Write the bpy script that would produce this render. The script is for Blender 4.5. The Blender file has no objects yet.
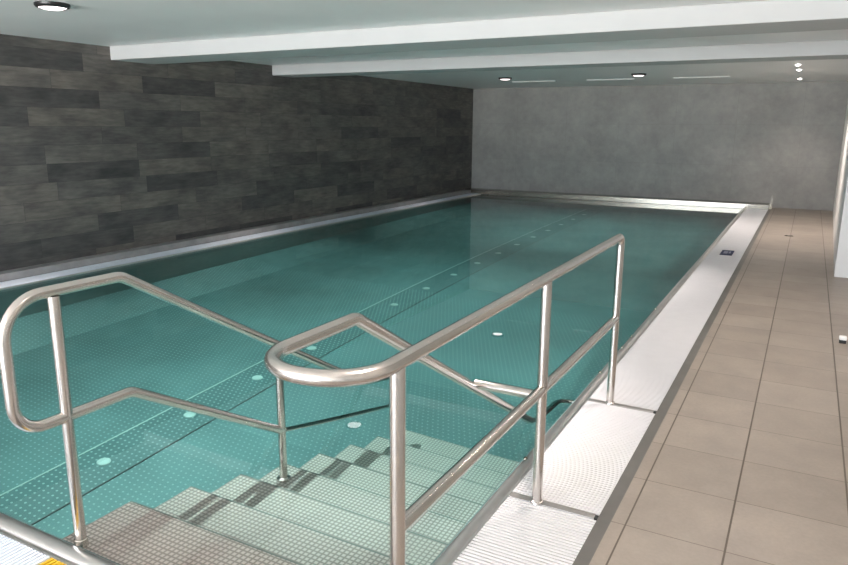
import bpy, bmesh, math, random
from mathutils import Vector, Matrix
random.seed(4)
sc = bpy.context.scene
C = sc.collection

# ------------------------------------------------------------------ helpers
def nodes_of(name):
    m = bpy.data.materials.new(name); m.use_nodes = True
    nt = m.node_tree
    return m, nt, nt.nodes['Principled BSDF']

def N(nt, kind, **kw):
    n = nt.nodes.new(kind)
    for k, v in kw.items():
        setattr(n, k, v)
    return n

def math_n(nt, op, a, b=None, c=None):
    n = N(nt, 'ShaderNodeMath', operation=op)
    for i, v in enumerate((a, b, c)):
        if v is None: continue
        if isinstance(v, (int, float)): n.inputs[i].default_value = v
        else: nt.links.new(v, n.inputs[i])
    return n.outputs[0]

def ramp(nt, fac, stops):
    n = N(nt, 'ShaderNodeValToRGB')
    els = n.color_ramp.elements
    while len(els) < len(stops): els.new(0.5)
    for e, (p, c) in zip(els, stops):
        e.position = p; e.color = (*c, 1)
    nt.links.new(fac, n.inputs[0])
    return n.outputs[0]

def mixc(nt, fac, a, b, mode='MIX'):
    n = N(nt, 'ShaderNodeMix', data_type='RGBA', blend_type=mode)
    for sock, v in ((n.inputs[0], fac), (n.inputs[6], a), (n.inputs[7], b)):
        if isinstance(v, (int, float)): sock.default_value = v
        elif isinstance(v, tuple): sock.default_value = (*v, 1)
        else: nt.links.new(v, sock)
    return n.outputs[2]

def coords(nt):
    t = N(nt, 'ShaderNodeTexCoord')
    s = N(nt, 'ShaderNodeSeparateXYZ')
    nt.links.new(t.outputs['Object'], s.inputs[0])
    return t.outputs['Object'], s.outputs

def noise(nt, vec, scale, detail=4, stretch=None, rough=0.55):
    if stretch:
        mp = N(nt, 'ShaderNodeMapping'); mp.inputs['Scale'].default_value = stretch
        nt.links.new(vec, mp.inputs[0]); vec = mp.outputs[0]
    n = N(nt, 'ShaderNodeTexNoise')
    n.inputs['Scale'].default_value = scale; n.inputs['Detail'].default_value = detail
    n.inputs['Roughness'].default_value = rough
    nt.links.new(vec, n.inputs['Vector'])
    return n.outputs[0]

def bump(nt, bsdf, h, strength, dist=0.01):
    b = N(nt, 'ShaderNodeBump'); b.inputs['Strength'].default_value = strength
    b.inputs['Distance'].default_value = dist
    nt.links.new(h, b.inputs['Height']); nt.links.new(b.outputs[0], bsdf.inputs['Normal'])

def simple(name, col, rough=0.5, metal=0.0, var=0.0, vscale=20, spec=0.5):
    m, nt, b = nodes_of(name)
    b.inputs['Base Color'].default_value = (*col, 1)
    b.inputs['Roughness'].default_value = rough
    b.inputs['Metallic'].default_value = metal
    b.inputs['Specular IOR Level'].default_value = spec
    if var:
        v, s = coords(nt)
        f = noise(nt, v, vscale)
        lo = tuple(c * (1 - var) for c in col); hi = tuple(min(1, c * (1 + var)) for c in col)
        nt.links.new(ramp(nt, f, [(0.3, lo), (0.7, hi)]), b.inputs['Base Color'])
    return m

# ------------------------------------------------------------------ materials
M = {}
M['white_paint'] = simple('white_paint', (0.80, 0.80, 0.79), 0.6, var=0.015, vscale=3)
M['beam_paint_dimmed'] = simple('beam_paint_dimmed', (0.52, 0.52, 0.515), 0.6, var=0.015, vscale=3)  # the ceiling's white, darkened to offset direct window light on the beams
M['ceiling_paint'] = simple('ceiling_paint', (0.90, 0.885, 0.875), 0.45, var=0.015, vscale=2)

def steel(name, col, rough, grain=(1, 1, 1), gs=200, spread=0.08):
    m, nt, b = nodes_of(name)
    b.inputs['Metallic'].default_value = 1.0
    v, s = coords(nt)
    f = noise(nt, v, gs, 3, grain)
    nt.links.new(ramp(nt, f, [(0.3, tuple(c * 0.93 for c in col)), (0.7, tuple(min(1, c * 1.05) for c in col))]), b.inputs['Base Color'])
    mr = N(nt, 'ShaderNodeMapRange')
    mr.inputs['To Min'].default_value = rough - spread; mr.inputs['To Max'].default_value = rough + spread
    nt.links.new(f, mr.inputs[0]); nt.links.new(mr.outputs[0], b.inputs['Roughness'])
    return m
M['rail_steel'] = simple('brushed_rail_steel', (0.69, 0.65, 0.615), 0.22, 1.0)
M['rim_steel'] = steel('rim_steel', (0.66, 0.65, 0.64), 0.36, spread=0.03, gs=8)
M['lip_steel'] = steel('lip_steel', (0.28, 0.255, 0.21), 0.20, spread=0.03, gs=6)
M['bar_steel'] = steel('bar_steel', (0.40, 0.39, 0.38), 0.5, spread=0.03, gs=8)

def wall_planks():
    m, nt, b = nodes_of('wood_look_wall_tiles')
    v, s = coords(nt)
    X, Y, Z = s
    rowf = math_n(nt, 'DIVIDE', math_n(nt, 'SUBTRACT', Z, 0.147), 0.203)
    row = math_n(nt, 'FLOOR', rowf)
    wn = N(nt, 'ShaderNodeTexWhiteNoise', noise_dimensions='1D'); nt.links.new(row, wn.inputs['W'])
    u = math_n(nt, 'ADD', math_n(nt, 'DIVIDE', Y, 1.22), math_n(nt, 'MULTIPLY', wn.outputs[0], 3.7))
    col = math_n(nt, 'FLOOR', u)
    cv = N(nt, 'ShaderNodeCombineXYZ'); nt.links.new(row, cv.inputs[0]); nt.links.new(col, cv.inputs[1])
    w2 = N(nt, 'ShaderNodeTexWhiteNoise', noise_dimensions='2D'); nt.links.new(cv.outputs[0], w2.inputs['Vector'])
    tone = w2.outputs[0]
    base = ramp(nt, tone, [(0.0, (0.088, 0.085, 0.084)), (0.22, (0.115, 0.110, 0.107)), (0.5, (0.168, 0.152, 0.138)),
                           (0.75, (0.138, 0.130, 0.125)), (1.0, (0.185, 0.168, 0.152))])
    # grain stretched along the plank, shifted per plank
    off = N(nt, 'ShaderNodeVectorMath', operation='ADD'); nt.links.new(v, off.inputs[0])
    sc2 = N(nt, 'ShaderNodeVectorMath', operation='SCALE'); nt.links.new(w2.outputs[1], sc2.inputs[0]); sc2.inputs['Scale'].default_value = 20
    nt.links.new(sc2.outputs[0], off.inputs[1])
    g = noise(nt, off.outputs[0], 6, 6, (1, 0.8, 5), 0.65)
    g2 = noise(nt, off.outputs[0], 2.2, 3, (1, 1, 2))
    c1 = mixc(nt, 1.0, base, ramp(nt, g, [(0.3, (0.66, 0.66, 0.67)), (0.7, (1.14, 1.13, 1.12))]), 'MULTIPLY')
    c1 = mixc(nt, 1.0, c1, ramp(nt, g2, [(0.3, (0.68, 0.69, 0.71)), (0.7, (1.28, 1.25, 1.22))]), 'MULTIPLY')
    fr = math_n(nt, 'FRACT', rowf); fu = math_n(nt, 'FRACT', u)
    e1 = math_n(nt, 'LESS_THAN', fr, 0.012); e2 = math_n(nt, 'LESS_THAN', fu, 0.0025)
    j = math_n(nt, 'MAXIMUM', e1, e2)
    c1 = mixc(nt, j, c1, (0.05, 0.048, 0.046))
    nt.links.new(c1, b.inputs['Base Color'])
    b.inputs['Roughness'].default_value = 0.5
    b.inputs['Specular IOR Level'].default_value = 0.35
    bump(nt, b, math_n(nt, 'SUBTRACT', g, j), 0.15, 0.002)
    return m
M['planks'] = wall_planks()
M['skirting'] = simple('skirting_tile', (0.31, 0.30, 0.295), 0.45, var=0.15, vscale=5)

def stone_wall():
    m, nt, b = nodes_of('mottled_stone_tile')
    v, s = coords(nt)
    a = noise(nt, v, 1.6, 7, None, 0.62); c = noise(nt, v, 9, 5, None, 0.6)
    base = ramp(nt, a, [(0.3, (0.29, 0.28, 0.26)), (0.52, (0.35, 0.338, 0.312)), (0.72, (0.40, 0.386, 0.36))])
    base = mixc(nt, 1.0, base, ramp(nt, c, [(0.3, (0.90, 0.90, 0.91)), (0.7, (1.07, 1.06, 1.05))]), 'MULTIPLY')
    X, Y, Z = s
    fx = math_n(nt, 'FRACT', math_n(nt, 'DIVIDE', math_n(nt, 'ADD', X, 0.2), 1.2))
    fz = math_n(nt, 'FRACT', math_n(nt, 'DIVIDE', Z, 0.83))
    j = math_n(nt, 'MAXIMUM', math_n(nt, 'LESS_THAN', fx, 0.003), math_n(nt, 'LESS_THAN', fz, 0.004))
    base = mixc(nt, j, base, (0.26, 0.25, 0.23))
    nt.links.new(base, b.inputs['Base Color']); b.inputs['Roughness'].default_value = 0.55
    bump(nt, b, c, 0.08, 0.002)
    return m
M['stone'] = stone_wall()

def floor_tiles():
    m, nt, b = nodes_of('beige_floor_tiles')
    v, s = coords(nt)
    X, Y, Z = s
    ux = math_n(nt, 'DIVIDE', math_n(nt, 'ADD', X, 0.12), 0.434)
    uy = math_n(nt, 'DIVIDE', math_n(nt, 'SUBTRACT', Y, 2.677), 0.4295)
    # the first row of tiles beside the pool is cut to 0.38 m
    cut = math_n(nt, 'ABSOLUTE', math_n(nt, 'ADD', X, 0.500))
    jx = math_n(nt, 'LESS_THAN', math_n(nt, 'ABSOLUTE', math_n(nt, 'SUBTRACT', math_n(nt, 'FRACT', math_n(nt, 'ADD', ux, 0.5)), 0.5)), 0.009)
    keep = math_n(nt, 'GREATER_THAN', X, -0.45)
    jx = math_n(nt, 'MULTIPLY', jx, keep)
    jx = math_n(nt, 'MAXIMUM', jx, math_n(nt, 'LESS_THAN', cut, 0.0035))
    jy = math_n(nt, 'LESS_THAN', math_n(nt, 'ABSOLUTE', math_n(nt, 'SUBTRACT', math_n(nt, 'FRACT', math_n(nt, 'ADD', uy, 0.5)), 0.5)), 0.0055)
    cv = N(nt, 'ShaderNodeCombineXYZ'); nt.links.new(math_n(nt, 'FLOOR', ux), cv.inputs[0]); nt.links.new(math_n(nt, 'FLOOR', uy), cv.inputs[1])
    w = N(nt, 'ShaderNodeTexWhiteNoise', noise_dimensions='2D'); nt.links.new(cv.outputs[0], w.inputs['Vector'])
    base = ramp(nt, w.outputs[0], [(0.0, (0.255, 0.222, 0.193)), (1.0, (0.292, 0.256, 0.224))])
    a = noise(nt, v, 3.2, 6, None, 0.6); g = noise(nt, v, 60, 3)
    base = mixc(nt, 1.0, base, ramp(nt, a, [(0.3, (0.88, 0.88, 0.88)), (0.7, (1.10, 1.09, 1.07))]), 'MULTIPLY')
    base = mixc(nt, 1.0, base, ramp(nt, g, [(0.3, (0.95, 0.95, 0.95)), (0.7, (1.04, 1.04, 1.04))]), 'MULTIPLY')
    base = mixc(nt, math_n(nt, 'MULTIPLY', jy, 0.9), base, (0.12, 0.098, 0.080))
    base = mixc(nt, jx, base, (0.085, 0.068, 0.052))
    nt.links.new(base, b.inputs['Base Color'])
    b.inputs['Roughness'].default_value = 0.42
    b.inputs['Specular IOR Level'].default_value = 0.4
    bump(nt, b, math_n(nt, 'SUBTRACT', 1.0, math_n(nt, 'MAXIMUM', jx, jy)), 0.3, 0.002)
    return m
M['tiles'] = floor_tiles()

def studs(name, base, dot, pitch, rad, stagger, metal, rough, square=False, until=None):
    """steel sheet pressed with raised studs on a regular grid"""
    m, nt, b = nodes_of(name)
    geo = N(nt, 'ShaderNodeNewGeometry'); sx = N(nt, 'ShaderNodeSeparateXYZ')
    nt.links.new(geo.outputs['Position'], sx.inputs[0]); v = geo.outputs['Position']
    X, Y, Z = sx.outputs
    X = math_n(nt, 'ADD', X, 50.0)
    uy = math_n(nt, 'DIVIDE', Y, pitch)
    ux = math_n(nt, 'DIVIDE', X, pitch)
    if stagger:
        odd = math_n(nt, 'MODULO', math_n(nt, 'FLOOR', math_n(nt, 'ADD', uy, 1000.0)), 2.0)
        ux = math_n(nt, 'ADD', ux, math_n(nt, 'MULTIPLY', odd, 0.5))
    dx = math_n(nt, 'SUBTRACT', math_n(nt, 'FRACT', ux), 0.5)
    dy = math_n(nt, 'SUBTRACT', math_n(nt, 'FRACT', uy), 0.5)
    if square:
        d = math_n(nt, 'MAXIMUM', math_n(nt, 'ABSOLUTE', dx), math_n(nt, 'ABSOLUTE', dy))
    else:
        d = math_n(nt, 'SQRT', math_n(nt, 'ADD', math_n(nt, 'MULTIPLY', dx, dx), math_n(nt, 'MULTIPLY', dy, dy)))
    mr = N(nt, 'ShaderNodeMapRange', interpolation_type='SMOOTHSTEP')
    mr.inputs['From Min'].default_value = rad * 1.3; mr.inputs['From Max'].default_value = rad * 0.7
    nt.links.new(d, mr.inputs[0])
    up = N(nt, 'ShaderNodeNewGeometry'); sp = N(nt, 'ShaderNodeSeparateXYZ'); nt.links.new(up.outputs['Normal'], sp.inputs[0])
    flat = math_n(nt, 'GREATER_THAN', sp.outputs[2], 0.7)
    f = math_n(nt, 'MULTIPLY', mr.outputs[0], flat)
    if until: f = math_n(nt, 'MULTIPLY', f, math_n(nt, 'LESS_THAN', Y, until))      # plain sheet beyond the shallow end
    a = noise(nt, v, 1.3, 4)
    bb = mixc(nt, 1.0, base, ramp(nt, a, [(0.3, (0.82, 0.82, 0.82)), (0.7, (1.12, 1.12, 1.12))]), 'MULTIPLY')
    nt.links.new(mixc(nt, f, bb, dot), b.inputs['Base Color'])  # studs coloured lighter, standing in for their brighter reflections
    b.inputs['Metallic'].default_value = metal; b.inputs['Roughness'].default_value = rough
    bump(nt, b, f, 0.5, 0.004)
    return m
M['pool_floor'] = studs('studded_pool_floor', (0.160, 0.238, 0.248), (0.34, 0.43, 0.435), 0.046, 0.15, True, 0.15, 0.45, until=7.52)
M['channel'] = studs('studded_channel_cover', (0.130, 0.195, 0.205), (0.38, 0.46, 0.46), 0.046, 0.17, True, 0.15, 0.45, until=7.52)
M['tread'] = studs('studded_tread', (0.33, 0.27, 0.25), (0.67, 0.57, 0.54), 0.0235, 0.33, False, 0.1, 0.4, square=True)
M['nosing_shade'] = simple('tread_nosing_gap_shade', (0.20, 0.20, 0.19), 0.45, 0.3)
M['pool_wall'] = simple('pool_wall_steel', (0.18, 0.235, 0.235), 0.4, 0.3, var=0.08, vscale=2)
M['cap'] = simple('nozzle_cap_white', (0.55, 0.58, 0.57), 0.4)
M['grate_white'] = simple('white_plastic', (0.66, 0.66, 0.68), 0.35, var=0.02, vscale=8)
M['grate_window_lit'] = simple('window_lit_white_plastic', (0.83, 0.88, 0.96), 0.35, var=0.02, vscale=8)  # same white plastic, with bluish window light put into the colour
M['grate_yellow'] = simple('yellow_plastic', (0.80, 0.50, 0.03), 0.35, var=0.03, vscale=8)
M['gully'] = simple('dark_gully', (0.13, 0.13, 0.135), 0.5)
M['edge_strip'] = simple('grey_edge_strip', (0.155, 0.150, 0.140), 0.4, 0.4, var=0.1, vscale=6)
M['black'] = simple('black_enamel', (0.012, 0.011, 0.011), 0.35)
M['rubber'] = simple('black_rubber', (0.02, 0.02, 0.02), 0.7)
M['navy'] = simple('navy_enamel', (0.014, 0.022, 0.075), 0.6, spec=0.15)
M['sign_grey'] = simple('sign_print', (0.16, 0.18, 0.26), 0.4)
M['frame_alu'] = simple('window_frame_grey', (0.35, 0.36, 0.37), 0.4, 0.2)

def emit(name, col, s):
    m, nt, b = nodes_of(name)
    b.inputs['Base Color'].default_value = (0.9, 0.9, 0.9, 1)
    b.inputs['Emission Color'].default_value = (*col, 1)
    b.inputs['Emission Strength'].default_value = s
    return m
M['lens'] = emit('lit_lamp_lens', (1.0, 0.84, 0.84), 3.0)
M['spot_lens'] = emit('lit_spot_lens', (1.0, 0.93, 0.86), 14.0)

def water_mat():
    m = bpy.data.materials.new('clear_pool_water'); m.use_nodes = True
    nt = m.node_tree; nt.nodes.clear()
    out = N(nt, 'ShaderNodeOutputMaterial')
    g = N(nt, 'ShaderNodeBsdfGlass'); g.inputs['IOR'].default_value = 1.33; g.inputs['Roughness'].default_value = 0.0
    nt.links.new(g.outputs[0], out.inputs['Surface'])
    va = N(nt, 'ShaderNodeVolumeAbsorption')
    va.inputs['Color'].default_value = WATER_COL; va.inputs['Density'].default_value = WATER_DENS
    nt.links.new(va.outputs[0], out.inputs['Volume'])
    return m
WATER_COL = (0.08, 0.90, 0.86, 1); WATER_DENS = 0.20
M['water'] = water_mat()

# ------------------------------------------------------------------ mesh tools (all coordinates in world space)
def add_box(bm, x0, x1, y0, y1, z0, z1):
    vs = [bm.verts.new(p) for p in ((x0,y0,z0),(x1,y0,z0),(x1,y1,z0),(x0,y1,z0),(x0,y0,z1),(x1,y0,z1),(x1,y1,z1),(x0,y1,z1))]
    for f in ((0,3,2,1),(4,5,6,7),(0,1,5,4),(1,2,6,5),(2,3,7,6),(3,0,4,7)):
        bm.faces.new([vs[i] for i in f])
    return vs

def box(*a, bevel=0.0, seg=2):
    bm = bmesh.new(); add_box(bm, *a)
    if bevel:
        bmesh.ops.bevel(bm, geom=list(bm.edges), offset=bevel, segments=seg, affect='EDGES', profile=0.5)
    return bm

def prism(poly, z0, z1):
    bm = bmesh.new()
    lo = [bm.verts.new((x, y, z0)) for x, y in poly]; hi = [bm.verts.new((x, y, z1)) for x, y in poly]
    n = len(poly)
    bm.faces.new(lo[::-1]); bm.faces.new(hi)
    for i in range(n):
        bm.faces.new((lo[i], lo[(i+1) % n], hi[(i+1) % n], hi[i]))
    bmesh.ops.recalc_face_normals(bm, faces=bm.faces)
    return bm

def extrude_profile(profile, axis, a0, a1):
    """closed profile of (u, z) points swept along x or y"""
    bm = bmesh.new()
    def P(u, z, a): return (u, a, z) if axis == 'y' else (a, u, z)
    A = [bm.verts.new(P(u, z, a0)) for u, z in profile]; B = [bm.verts.new(P(u, z, a1)) for u, z in profile]
    n = len(profile)
    bm.faces.new(A); bm.faces.new(B[::-1])
    for i in range(n):
        bm.faces.new((A[i], B[i], B[(i+1) % n], A[(i+1) % n]))
    bmesh.ops.recalc_face_normals(bm, faces=bm.faces)
    return bm

def fillet(pts, radii, closed=False, n=10):
    """round the corners of a polyline"""
    P = [Vector(p) for p in pts]; out = []; L = len(P)
    for i in range(L):
        if not closed and i in (0, L - 1):
            out.append(P[i]); continue
        a, b, c = P[i-1], P[i], P[(i+1) % L]
        r = radii[i]
        d1 = (a - b).normalized(); d2 = (c - b).normalized()
        ang = d1.angle(d2)
        if r <= 0 or ang > math.pi - 1e-3:
            out.append(b); continue
        t = min(r / math.tan(ang / 2), 0.49 * (a - b).length, 0.49 * (c - b).length)
        r = t * math.tan(ang / 2)
        bis = (d1 + d2).normalized(); cen = b + bis * (r / math.sin(ang / 2))
        s = b + d1 * t - cen; e = b + d2 * t - cen
        tot = s.angle(e); ax = s.cross(e).normalized()
        for k in range(n + 1):
            out.append(cen + Matrix.Rotation(tot * k / n, 3, ax) @ s)
    return out

def add_tube(bm, pts, r, closed=False, segs=20, caps=True):
    P = [Vector(p) for p in pts]; L = len(P)
    T = []
    for i in range(L):
        if closed: d = P[(i+1) % L] - P[i-1]
        else: d = P[min(i+1, L-1)] - P[max(i-1, 0)]
        T.append(d.normalized())
    ref = Vector((0, 0, 1)) if abs(T[0].z) < 0.9 else Vector((1, 0, 0))
    nrm = (ref - T[0] * ref.dot(T[0])).normalized()
    rings = []
    for i in range(L):
        if i:
            nrm = (nrm - T[i] * nrm.dot(T[i])).normalized()
        bn = T[i].cross(nrm)
        rings.append([bm.verts.new(P[i] + (nrm * math.cos(2*math.pi*k/segs) + bn * math.sin(2*math.pi*k/segs)) * r) for k in range(segs)])
    for i in range(L if closed else L - 1):
        a, b = rings[i], rings[(i+1) % L]
        off = 0
        if closed and i == L - 1:
            off = min(range(segs), key=lambda o: (a[0].co - b[o].co).length)
        for k in range(segs):
            bm.faces.new((a[k], a[(k+1) % segs], b[(k+1+off) % segs], b[(k+off) % segs]))
    if not closed and caps:
        bm.faces.new(rings[0][::-1]); bm.faces.new(rings[-1])
    bmesh.ops.recalc_face_normals(bm, faces=bm.faces)

def tube(pts, r, **k):
    bm = bmesh.new(); add_tube(bm, pts, r, **k); return bm

def lathe(cx, cy, prof, segs=32):
    """profile of (radius, z), revolved about a vertical axis"""
    bm = bmesh.new(); rings = []
    for r, z in prof:
        if r < 1e-6: rings.append([bm.verts.new((cx, cy, z))])
        else: rings.append([bm.verts.new((cx + r*math.cos(2*math.pi*k/segs), cy + r*math.sin(2*math.pi*k/segs), z)) for k in range(segs)])
    for a, b in zip(rings, rings[1:]):
        if len(a) == 1 and len(b) == 1: continue
        for k in range(segs):
            k2 = (k+1) % segs
            if len(a) == 1: bm.faces.new((a[0], b[k2], b[k]))
            elif len(b) == 1: bm.faces.new((a[k], a[k2], b[0]))
            else: bm.faces.new((a[k], a[k2], b[k2], b[k]))
    bmesh.ops.recalc_face_normals(bm, faces=bm.faces)
    return bm

def obj(name, bm, mat, parent=None, smooth=False, org=None):
    off = Vector((0, 0, 0))
    if parent is not None:
        off = parent.matrix_world.translation.copy() if parent.parent is None else parent.parent.matrix_world.translation.copy()
        if parent.type == 'MESH' and parent.parent is None: off = Vector(parent.location)
    elif org is not None:
        off = Vector(org)
    bmesh.ops.translate(bm, vec=-off, verts=bm.verts)
    me = bpy.data.meshes.new(name); bm.to_mesh(me); bm.free()
    if smooth:
        me.shade_smooth()
        me.set_sharp_from_angle(angle=math.radians(40))
    me.materials.append(mat)
    o = bpy.data.objects.new(name, me); C.objects.link(o)
    if parent is not None: o.parent = parent
    elif org is not None: o.location = org
    bpy.context.view_layer.update()
    return o

def tag(o, label, cat, group=None, kind=None):
    o['label'] = label; o['category'] = cat
    if group: o['group'] = group
    if kind: o['kind'] = kind
    return o

def thing(name, label, cat, loc, group=None, kind=None):
    o = bpy.data.objects.new(name, None); C.objects.link(o)
    o.location = loc; o.empty_display_size = 0.1
    bpy.context.view_layer.update()
    return tag(o, label, cat, group, kind)

def struct(name, bm, mat, label, cat, smooth=False):
    return tag(obj(name, bm, mat, smooth=smooth), label, cat, kind='structure')

# ------------------------------------------------------------------ the room
XL, YB, ZC = -7.36, 16.05, 2.485       # left wall, far wall, ceiling
YF = -5.0                              # window wall behind the camera
PX0, PX1, PY0, PY1 = -6.935, -1.085, 1.505, 15.68   # pool, inner faces
ZF = -1.63                             # pool floor
ZW = -0.018                            # water level
RX = 0.40                              # right wall

# floor: deck right of the pool and in front of the gratings, one mesh with the pool left out
bm = bmesh.new()
add_box(bm, -0.558, 2.2, YF, YB, -0.2, 0.0)
add_box(bm, XL, -0.558, YF, 1.02, -0.2, 0.0)
struct('floor', bm, M['tiles'], 'beige square floor tiles along the right side of the pool', 'floor')

struct('wall_left', box(XL - 0.2, XL, YF, YB + 0.2, -0.2, 2.75), M['planks'], 'long dark wood-look plank tiled wall left of the pool', 'wall')
struct('baseboard_left', box(XL, -7.20, 1.0, PY1, 0.0, 0.075, bevel=0.003), M['skirting'], 'low lighter grey tiled ledge at the foot of the dark wall', 'ledge')
struct('wall_back', box(XL, 1.2, YB, YB + 0.2, -0.2, 2.75), M['stone'], 'mottled grey-beige stone tiled wall at the far end', 'wall')

# right wall: a slightly splayed length from the far wall to the recess, then the recess, then the near length
struct('wall_right', prism([(0.385, 8.80), (1.6, 8.80), (1.6, YB), (0.53, YB)], -0.2, 2.75), M['white_paint'],
       'white wall corner projecting at the right of the deck', 'wall')
struct('wall_right_side', prism([(RX, YF), (1.6, YF), (1.6, 5.20), (RX, 5.20)], -0.2, 2.75), M['stone'],
       'stone tiled wall beside the viewpoint on the right', 'wall')
struct('wall_right_near', prism([(RX, 5.20), (1.6, 5.20), (1.6, 5.62), (RX, 5.62)], -0.2, 2.75), M['white_paint'],
       'white wall end nearest the camera on the right of the deck', 'wall')
struct('wall_recess', box(1.6, 1.75, 5.62, 8.80, -0.2, 2.75), M['white_paint'], 'white wall at the back of the recess on the right', 'wall')

# window wall behind the camera: openings between piers
bm = bmesh.new()
W = [(-7.0, -3.75), (-3.45, -0.4)]
WZ0, WZ1 = 0.04, 2.3
add_box(bm, XL, RX, YF - 0.25, YF, -0.2, WZ0)
add_box(bm, XL, RX, YF - 0.25, YF, WZ1, 2.75)
for a, b_ in ((XL, W[0][0]), (W[0][1], W[1][0]), (W[1][1], RX)):
    add_box(bm, a, b_, YF - 0.25, YF, WZ0, WZ1)
struct('wall_front', bm, M['white_paint'], 'white window wall behind the viewpoint', 'wall')
for i, (a, b_) in enumerate(W):
    bm = bmesh.new()
    for (x0, x1, z0, z1) in ((a, a+0.06, WZ0, WZ1), (b_-0.06, b_, WZ0, WZ1), (a+0.06, b_-0.06, WZ0, WZ0+0.06), (a+0.06, b_-0.06, WZ1-0.06, WZ1), ((a+b_)/2-0.03, (a+b_)/2+0.03, WZ0+0.06, WZ1-0.06)):
        add_box(bm, x0, x1, YF - 0.15, YF - 0.08, z0, z1)
    struct('window_%d' % (i+1), bm, M['frame_alu'], 'grey framed window behind the viewpoint, %s one' % ('left' if i == 0 else 'right'), 'window')

struct('ceiling', box(XL, 1.6, YF, YB, ZC, 2.75), M['ceiling_paint'], 'flat white ceiling over the pool', 'ceiling')
struct('ceiling_beam', box(XL, 1.6, 5.80, 6.44, 2.333, ZC, bevel=0.004, seg=1), M['beam_paint_dimmed'], 'white ceiling beam nearest the viewpoint', 'beam')
struct('ceiling_beam', box(XL, 1.6, 8.67, 9.17, 2.338, ZC, bevel=0.004, seg=1), M['beam_paint_dimmed'], 'second white ceiling beam, farther over the pool', 'beam')

# ------------------------------------------------------------------ pool basin
basin = thing('pool_basin', 'sunken stainless steel swimming pool basin with studded floor', 'pool basin', ((PX0+PX1)/2, (PY0+PY1)/2, ZF), kind='structure')
obj('basin_floor', box(PX0 - 0.04, PX1 + 0.04, PY0 - 0.04, PY1 + 0.04, ZF - 0.05, ZF), M['pool_floor'], basin)
for nm, a in (('side_wall', (PX0 - 0.04, PX0, PY0 - 0.04, PY1 + 0.04)), ('side_wall', (PX1, PX1 + 0.04, PY0 - 0.04, PY1 + 0.04)),
              ('end_wall', (PX0, PX1, PY0 - 0.04, PY0)), ('end_wall', (PX0, PX1, PY1, PY1 + 0.04))):
    obj(nm, box(*a, ZF, -0.012), M['pool_wall'], basin)
# slanting foot of the left wall
obj('wall_foot', extrude_profile([(PX0, ZF), (-6.30, ZF + 0.001), (PX0, ZF + 0.35)], 'y', PY0, PY1), M['pool_floor'], basin)

# inlet channel on the floor
ch = thing('inlet_channel', 'long inlet channel cover with round nozzles on the pool floor', 'inlet channel', (-4.1, 8.6, ZF))
obj('cover', box(-4.30, -3.90, PY0 + 0.02, PY1 - 0.02, ZF, ZF + 0.012), M['channel'], ch)
obj('edge_bar', box(-4.310, -4.30, PY0 + 0.02, PY1 - 0.02, ZF, ZF + 0.018), M['cap'], ch)
obj('edge_bar', box(-3.90, -3.893, PY0 + 0.02, PY1 - 0.02, ZF, ZF + 0.016), M['gully'], ch)
for k in range(17):
    y = 2.886 + 0.7905 * k
    if y > PY1 - 0.2: break
    obj('nozzle_cap', lathe(-4.10, y, [(0.0, ZF + 0.026), (0.038, ZF + 0.026), (0.046, ZF + 0.020), (0.048, ZF + 0.010), (0.0, ZF + 0.010)], 24), M['cap'], ch, smooth=True)

# pool stairs: eight studded treads going down away from the near edge
SX0, SX1 = -2.467, PX1
st = thing('pool_stairs', 'underwater metal stairs with studded treads between the two handrails', 'stairs', ((SX0+SX1)/2, PY0, ZF))
for i in range(8):
    nose = 1.848 + 0.339 * i; z = -0.03 - 0.2 * i
    obj('tread', box(SX0, SX1, PY0, nose, max(z - 0.2, ZF), z, bevel=0.006, seg=2), M['tread'], st)
    obj('nosing_shade', box(SX0, SX1, nose - 0.007, nose + 0.002, z - 0.02, z + 0.0015, bevel=0.001, seg=1), M['nosing_shade'], st)  # thin dark strip standing in for the shadow gap at the nose

# water
wb = bmesh.new(); add_box(wb, PX0 - 0.01, PX1 + 0.006, PY0 - 0.01, PY1 + 0.01, ZF - 0.02, ZW)
bmesh.ops.recalc_face_normals(wb, faces=wb.faces)
wb.faces.ensure_lookup_table()
surf = max(wb.faces, key=lambda q: q.calc_center_median().z)
bmesh.ops.split(wb, geom=[surf])            # the surface keeps its own upright normals
for q in wb.faces: q.smooth = q.calc_center_median().z > ZW - 1e-4
water = tag(obj('pool_water', wb, M['water']), 'still clear teal water filling the pool', 'water', kind='stuff')

# rims: rounded steel overflow edge on every side
def rim_profile(u0, u1, h):
    """from the water edge u0 to the grate edge u1"""
    w = u1 - u0
    pts = [(u0, -0.30), (u0, -0.035)]
    for k in range(9):
        t = k / 8 * math.pi
        pts.append((u0 + w * 0.5 - math.cos(t) * w * 0.40, -0.015 + math.sin(t) * (h + 0.015)))
    pts += [(u1 - 0.012, -0.012), (u1 - 0.012, -0.001), (u1, -0.001), (u1, -0.30)]
    return pts
rim = thing('pool_rim', 'rounded steel overflow rim running around the water', 'rim', (-4, 8.6, 0), kind='structure')
obj('rim_bar', extrude_profile(rim_profile(PX1, -1.010, 0.010), 'y', 1.41, PY1 + 0.02), M['rim_steel'], rim, smooth=True)
obj('rim_bar', box(-6.948, -6.930, 1.41, PY1, -0.045, -0.006, bevel=0.003), M['rim_steel'], rim)
obj('rim_bar', extrude_profile(rim_profile(PY0, 1.410, 0.012), 'x', -6.93, PX1), M['rim_steel'], rim, smooth=True)
obj('back_lip', box(XL, -0.60, PY1, YB, -0.3, 0.088, bevel=0.008), M['lip_steel'], rim)
for y in (3.02, 4.43, 5.05, 5.37, 6.33):
    obj('rivet', lathe(-1.062, y, [(0.0, 0.018), (0.006, 0.016), (0.010, 0.010), (0.010, -0.004), (0.0, -0.004)], 12), M['lip_steel'], rim, smooth=True)

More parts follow.
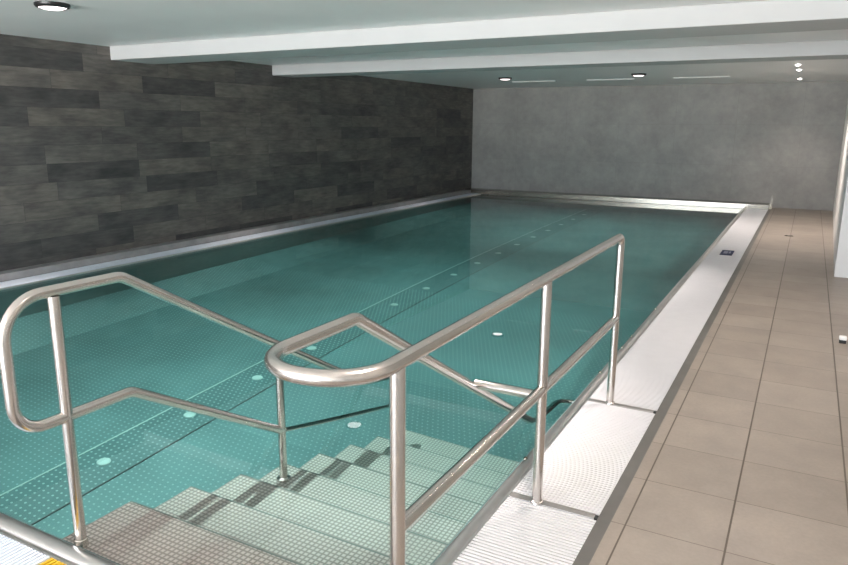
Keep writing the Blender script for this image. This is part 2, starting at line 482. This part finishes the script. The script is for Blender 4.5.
# gully beds under the gratings
gb = bmesh.new()
add_box(gb, -1.012, -0.613, 1.0, PY1, -0.30, -0.10)
add_box(gb, XL, -6.943, 1.0, PY1, -0.30, -0.10)
add_box(gb, -6.943, -1.012, 1.02, 1.41, -0.30, -0.10)
struct('gully_floor', gb, M['gully'], 'dark overflow gully below the white gratings', 'gully')
struct('trim_1', box(-0.613, -0.558, 1.0, PY1 + 0.02, -0.30, -0.001), M['edge_strip'], 'narrow dark grey strip between white grating and floor tiles', 'edge strip')

# gratings
def grate(name, x0, x1, y0, y1, along, mat, pitch=0.020, bar=0.0128, top=-0.002, dep=0.022):
    """rows of slats tied by two stringers"""
    bm = bmesh.new()
    if along == 'x':
        n = int((y1 - y0) / pitch); p = (y1 - y0) / n
        for k in range(n):
            a = y0 + p * k + (p - bar) / 2
            add_box(bm, x0, x1, a, a + bar, top - dep, top)
        for q in (0.2, 0.8):
            xm = x0 + (x1 - x0) * q
            add_box(bm, xm - 0.008, xm + 0.008, y0 + 0.002, y1 - 0.002, top - dep - 0.02, top - dep + 0.004)
    else:
        n = int((x1 - x0) / pitch); p = (x1 - x0) / n
        for k in range(n):
            a = x0 + p * k + (p - bar) / 2
            add_box(bm, a, a + bar, y0, y1, top - dep, top)
        for q in (0.2, 0.8):
            ym = y0 + (y1 - y0) * q
            add_box(bm, x0 + 0.002, x1 - 0.002, ym - 0.008, ym + 0.008, top - dep - 0.02, top - dep + 0.004)
    return obj(name, bm, mat, org=((x0 + x1) / 2, (y0 + y1) / 2, top - dep))
GX0, GX1 = -1.009, -0.614
G = 'white overflow gratings beside the water'
tag(grate('overflow_grating', GX0, GX1, 1.506, 2.659, 'x', M['grate_white']), 'white slatted overflow grating nearest the viewpoint, right of the stairs', 'grating', G)
tag(grate('overflow_grating', GX0, GX1, 2.706, 3.929, 'x', M['grate_white']), 'white slatted grating between the two steel crossbars', 'grating', G)
tag(grate('overflow_grating', GX0, GX1, 3.976, PY1 - 0.004, 'x', M['grate_white']), 'very long white grating from the far handrail post to the far wall', 'grating', G)
tag(grate('overflow_grating', -7.196, -6.949, 1.03, PY1 - 0.004, 'x', M['grate_window_lit'], pitch=0.022, bar=0.017), 'thin white grating at the foot of the dark plank wall', 'grating', G)
tag(grate('overflow_grating', -6.943, -2.36, 1.03, 1.408, 'y', M['grate_window_lit']), 'white grating, window light in its colour, in the bottom left corner, before the near rim', 'grating', G)
tag(grate('entry_grating', -2.355, -1.95, 1.28, 1.408, 'y', M['grate_yellow']), 'yellow grating marking the stair entry at the near rim', 'grating')

# crossbars between the grating panels
for y, lab in ((2.682, 'grey steel crossbar under the middle handrail post'), (3.952, 'grey steel crossbar under the far handrail post'), (1.482, 'grey steel crossbar under the near handrail post')):
    t = thing('grating_crossbar', lab, 'crossbar', (-0.81, y, -0.03), 'crossbars of the white grating')
    obj('bar', box(-1.009, -0.628, y - 0.021, y + 0.021, -0.03, -0.0005, bevel=0.002), M['bar_steel'], t)
    obj('end_cap', box(-0.628, -0.614, y - 0.014, y + 0.014, -0.03, -0.001), M['rubber'], t)

# ------------------------------------------------------------------ handrails
R = 0.0218
RS = M['rail_steel']
xl = -2.354
lh = thing('handrail', 'closed loop steel handrail on the left of the pool stairs', 'handrail', (xl, 1.52, 0.0), 'stair handrails')
SL = -0.588
yb = 1.812
loop = [(xl, 1.328, 1.009), (xl, yb, 1.009), (xl, 3.95, 1.009 + SL * (3.95 - yb)), (xl, 3.95, 0.522 + SL * (3.95 - 1.815)), (xl, 1.815, 0.522), (xl, 1.328, 0.522)]
obj('rail', tube(fillet(loop, [0.15, 0.10, 0.07, 0.07, 0.10, 0.11], True), R, closed=True), RS, lh, smooth=True)
def post(parent, x, y, z0, z1, r=R, flange=False):
    bm = bmesh.new(); add_tube(bm, [(x, y, z0), (x, y, (z0+z1)/2), (x, y, z1)], r)
    return obj('post', bm, RS, parent, smooth=True)
p = post(lh, xl, 1.524, -0.02, 0.99)
obj('foot_collar', lathe(xl, 1.524, [(R, 0.010), (0.0255, 0.007), (0.027, -0.03), (0.0, -0.03)], 24), RS, p, smooth=True)
p = post(lh, xl, 2.735, -0.63, 1.0 + SL * (2.735 - yb))
obj('foot_collar', lathe(xl, 2.735, [(R, -0.60), (0.038, -0.612), (0.04, -0.63), (0.0, -0.63)], 24), RS, p, smooth=True)

xr, xs = -0.88, -1.213
rh = thing('handrail', 'three post steel handrail on the right of the pool stairs, curving back over the water', 'handrail', (xr, 2.68, 0.0), 'stair handrails')
pts = [(xr, 3.952, 0.95), (xr, 3.952, 1.0), (xr, 1.47, 1.0)]
top = fillet([(xr, 3.952, 0.90), (xr, 3.952, 1.0), (xr, 1.283, 1.0), (xs, 1.283, 1.0), (xs, 1.785, 1.0), (xs, 3.64, 1.0 + SL * (3.64 - 1.785)), (xs, 4.05, -0.17), (-1.06, 4.05, -0.18)],
             [0, 0.05, 0.166, 0.16, 0.08, 0.3, 0.1, 0], n=14)
obj('top_rail', tube(top, R), RS, rh, smooth=True)
obj('mid_rail', tube([(xr, 1.482, 0.522), (xr, 2.5, 0.522), (xr, 3.952, 0.522)], R), RS, rh, smooth=True)
for y, z1 in ((1.482, 0.99), (2.672, 0.99), (3.952, 0.90)):
    p = post(rh, xr, y, 0.0, z1)
    obj('foot_collar', lathe(xr, y, [(R, 0.010), (0.026, 0.008), (0.028, 0.0), (0.0, 0.0)], 24), RS, p, smooth=True)
obj('brace', tube([(xs, 2.74, 0.462), (-1.04, 2.71, 0.475), (xr, 2.672, 0.49)], R), RS, rh, smooth=True)

# ------------------------------------------------------------------ ceiling fittings
def downlight(x, y, label, d, r=0.125):
    t = thing('ceiling_downlight', label, 'ceiling light', (x, y, ZC), 'black rimmed ceiling downlights')
    obj('rim', lathe(x, y, [(r, ZC), (r, ZC - d * 0.5), (r * 0.93, ZC - d * 0.85), (r * 0.80, ZC - d), (r * 0.78, ZC - d * 0.7), (r * 0.78, ZC)], 40), M['black'], t, smooth=True)
    obj('lens', lathe(x, y, [(r * 0.78, ZC - d * 0.85), (r * 0.5, ZC - d * 1.25), (0.0, ZC - d * 1.4)], 40), M['lens'], t, smooth=True)
    return t
DL = [(-5.17, 3.60, 'black rimmed downlight in the ceiling over the left near corner of the pool'),
      (-2.67, 3.58, 'black rimmed downlight in the ceiling straight above the pool stairs'),
      (-5.22, 7.60, 'black rimmed downlight between the two beams, nearer the dark wall'),
      (-2.66, 7.60, 'black rimmed downlight between the two beams, nearer the deck'),
      (-5.14, 12.62, 'black rimmed far downlight nearer the dark wall'),
      (-2.70, 12.60, 'black rimmed far downlight nearer the deck')]
lamps = []
for x, y, lab in DL: downlight(x, y, lab, 0.006 if 7 < y < 8 else 0.032)
SP = [(-0.285, 11.62, 'small bright spotlight in the ceiling above the deck, nearest of three'),
      (-0.287, 12.60, 'small bright spotlight in the ceiling above the deck, middle of three'),
      (-0.305, 14.86, 'small bright spotlight in the ceiling above the deck, closest to the far wall'),
      (-0.285, 7.00, 'added unseen spotlight above the deck between the two ceiling beams'),  # this and the next two are unseen, added to light the deck
      (-0.285, 4.60, 'added unseen spotlight above the deck, in front of the near beam'),
      (-0.285, 1.60, 'added unseen spotlight above the deck close to the viewpoint')]
for x, y, lab in SP:
    t = thing('ceiling_spotlight', lab, 'spotlight', (x, y, ZC), 'small deck spotlights')
    obj('bezel', lathe(x, y, [(0.046, ZC), (0.046, ZC - 0.006), (0.038, ZC - 0.010), (0.034, ZC - 0.004), (0.034, ZC)], 32), M['white_paint'], t, smooth=True)
    obj('lens', lathe(x, y, [(0.034, ZC - 0.008), (0.022, ZC - 0.020), (0.0, ZC - 0.025)], 32), M['spot_lens'], t, smooth=True)

# slot air outlets near the far wall
for x0, x1, lab in ((-5.45, -4.55, 'slim ceiling air slot nearest the dark wall'), (-3.92, -3.03, 'slim white ceiling air slot beside the far downlight'), (-2.33, -1.38, 'slim white ceiling air slot nearest the deck')):
    y = 13.82
    t = thing('air_slot', lab, 'air outlet', ((x0+x1)/2, y, ZC), 'slim air slots in the ceiling')
    bm = bmesh.new()
    add_box(bm, x0, x1, y - 0.06, y - 0.035, ZC - 0.014, ZC); add_box(bm, x0, x1, y + 0.035, y + 0.06, ZC - 0.014, ZC)
    add_box(bm, x0, x0 + 0.02, y - 0.035, y + 0.035, ZC - 0.014, ZC); add_box(bm, x1 - 0.02, x1, y - 0.035, y + 0.035, ZC - 0.014, ZC)
    obj('frame', bm, M['white_paint'], t)
    obj('blade', box(x0 + 0.02, x1 - 0.02, y - 0.012, y + 0.012, ZC - 0.010, ZC - 0.002), M['white_paint'], t)

# ------------------------------------------------------------------ small things on the deck
t = thing('pool_sign', 'small navy blue plate lying on the long white grating', 'sign', (-0.808, 9.82, 0.0))
obj('plate', box(-0.882, -0.735, 9.63, 10.01, -0.002, 0.006, bevel=0.002), M['navy'], t)
bm = bmesh.new()
add_box(bm, -0.850, -0.800, 9.72, 9.92, 0.006, 0.0075); add_box(bm, -0.788, -0.765, 9.76, 9.92, 0.006, 0.0075)
obj('print', bm, M['sign_grey'], t)

t = thing('floor_drain', 'small round steel drain set in the deck near the far wall', 'drain', (-0.14, 11.9, 0.0))
obj('cover', lathe(-0.14, 11.9, [(0.0, 0.004), (0.05, 0.004), (0.062, 0.002), (0.064, -0.01), (0.0, -0.01)], 32), M['lip_steel'], t, smooth=True)
obj('strainer', lathe(-0.14, 11.9, [(0.0, 0.0055), (0.022, 0.0055), (0.024, 0.003), (0.0, 0.003)], 24), M['gully'], t, smooth=True)

t = thing('door_stop', 'small white topped black door stop on the floor at the right', 'door stop', (0.378, 6.03, 0.0))
obj('base', box(0.355, 0.401, 6.00, 6.06, 0.0, 0.026, bevel=0.004), M['rubber'], t)
obj('cap', box(0.353, 0.403, 5.998, 6.062, 0.026, 0.050, bevel=0.006), M['white_paint'], t)

# ------------------------------------------------------------------ light
def area_spot(x, y, z, power, col, size, angle, blend):
    l = bpy.data.lights.new('lamp', 'SPOT'); l.energy = power; l.color = col; l.shadow_soft_size = size
    l.spot_size = math.radians(angle); l.spot_blend = blend
    l.cycles.is_caustics_light = True
    o = bpy.data.objects.new('lamp_light', l); C.objects.link(o); o.location = (x, y, z)
    return o
for x, y, _ in DL: area_spot(x, y, ZC - 0.06, 560 if y < 5 else (430 if y < 8 else 330), (1.0, 0.89, 0.84), 0.022, 88, 0.7)
for x, y, _ in SP: area_spot(x, y, ZC - 0.05, 45 if y > 14 else 115, (1.0, 0.87, 0.78), 0.03, 120, 0.9)

w = bpy.data.worlds.new('daylight'); sc.world = w; w.use_nodes = True
nt = w.node_tree; bg = nt.nodes['Background']; bg.inputs[1].default_value = 15.0
# bluish sky over an invented bright terrace, added to lift the ceiling
tc = N(nt, 'ShaderNodeTexCoord'); sp = N(nt, 'ShaderNodeSeparateXYZ'); nt.links.new(tc.outputs['Generated'], sp.inputs[0])
nt.links.new(ramp(nt, math_n(nt, 'ADD', math_n(nt, 'MULTIPLY', sp.outputs[2], 0.5), 0.5), [(0.30, (1.9, 1.85, 1.75)), (0.47, (1.35, 1.38, 1.40)), (0.52, (0.62, 0.72, 0.84)), (0.75, (0.60, 0.74, 0.92))]), bg.inputs[0])
for a, b_ in W:
    l = bpy.data.lights.new('window_portal', 'AREA'); l.shape = 'RECTANGLE'; l.size = b_ - a; l.size_y = WZ1 - WZ0
    l.cycles.is_portal = True
    o = bpy.data.objects.new('window_portal', l); C.objects.link(o)
    o.location = ((a + b_) / 2, YF - 0.05, (WZ0 + WZ1) / 2); o.rotation_euler = (math.radians(90), 0, 0)   # faces +y, into the room
try:
    w.cycles.is_caustics_light = True
except Exception: pass
water.cycles.is_caustics_caster = True
for o in list(basin.children) + list(ch.children) + list(st.children):
    o.cycles.is_caustics_receiver = True

# ------------------------------------------------------------------ camera
yaw, pit, rol, f = 0.49638725, 0.22058151, 0.00621648, 698.877
fwd = Vector((-math.sin(yaw)*math.cos(pit), math.cos(yaw)*math.cos(pit), -math.sin(pit)))
r = fwd.cross(Vector((0, 0, 1))).normalized(); u = r.cross(fwd)
r2 = r*math.cos(rol) + u*math.sin(rol); u2 = -r*math.sin(rol) + u*math.cos(rol)
cd = bpy.data.cameras.new('camera'); cam = bpy.data.objects.new('camera', cd); C.objects.link(cam)
cd.sensor_fit = 'HORIZONTAL'; cd.sensor_width = 36; cd.lens = f / 848 * 36; cd.clip_start = 0.05
m = Matrix((r2, u2, -fwd)).transposed().to_4x4(); m.translation = (0, 0, 1.6)
cam.matrix_world = m
sc.camera = cam

vs = sc.view_settings
vs.view_transform = 'Standard'; vs.look = 'None'; vs.gamma = 1.0; vs.exposure = 0.62; vs.use_curve_mapping = False
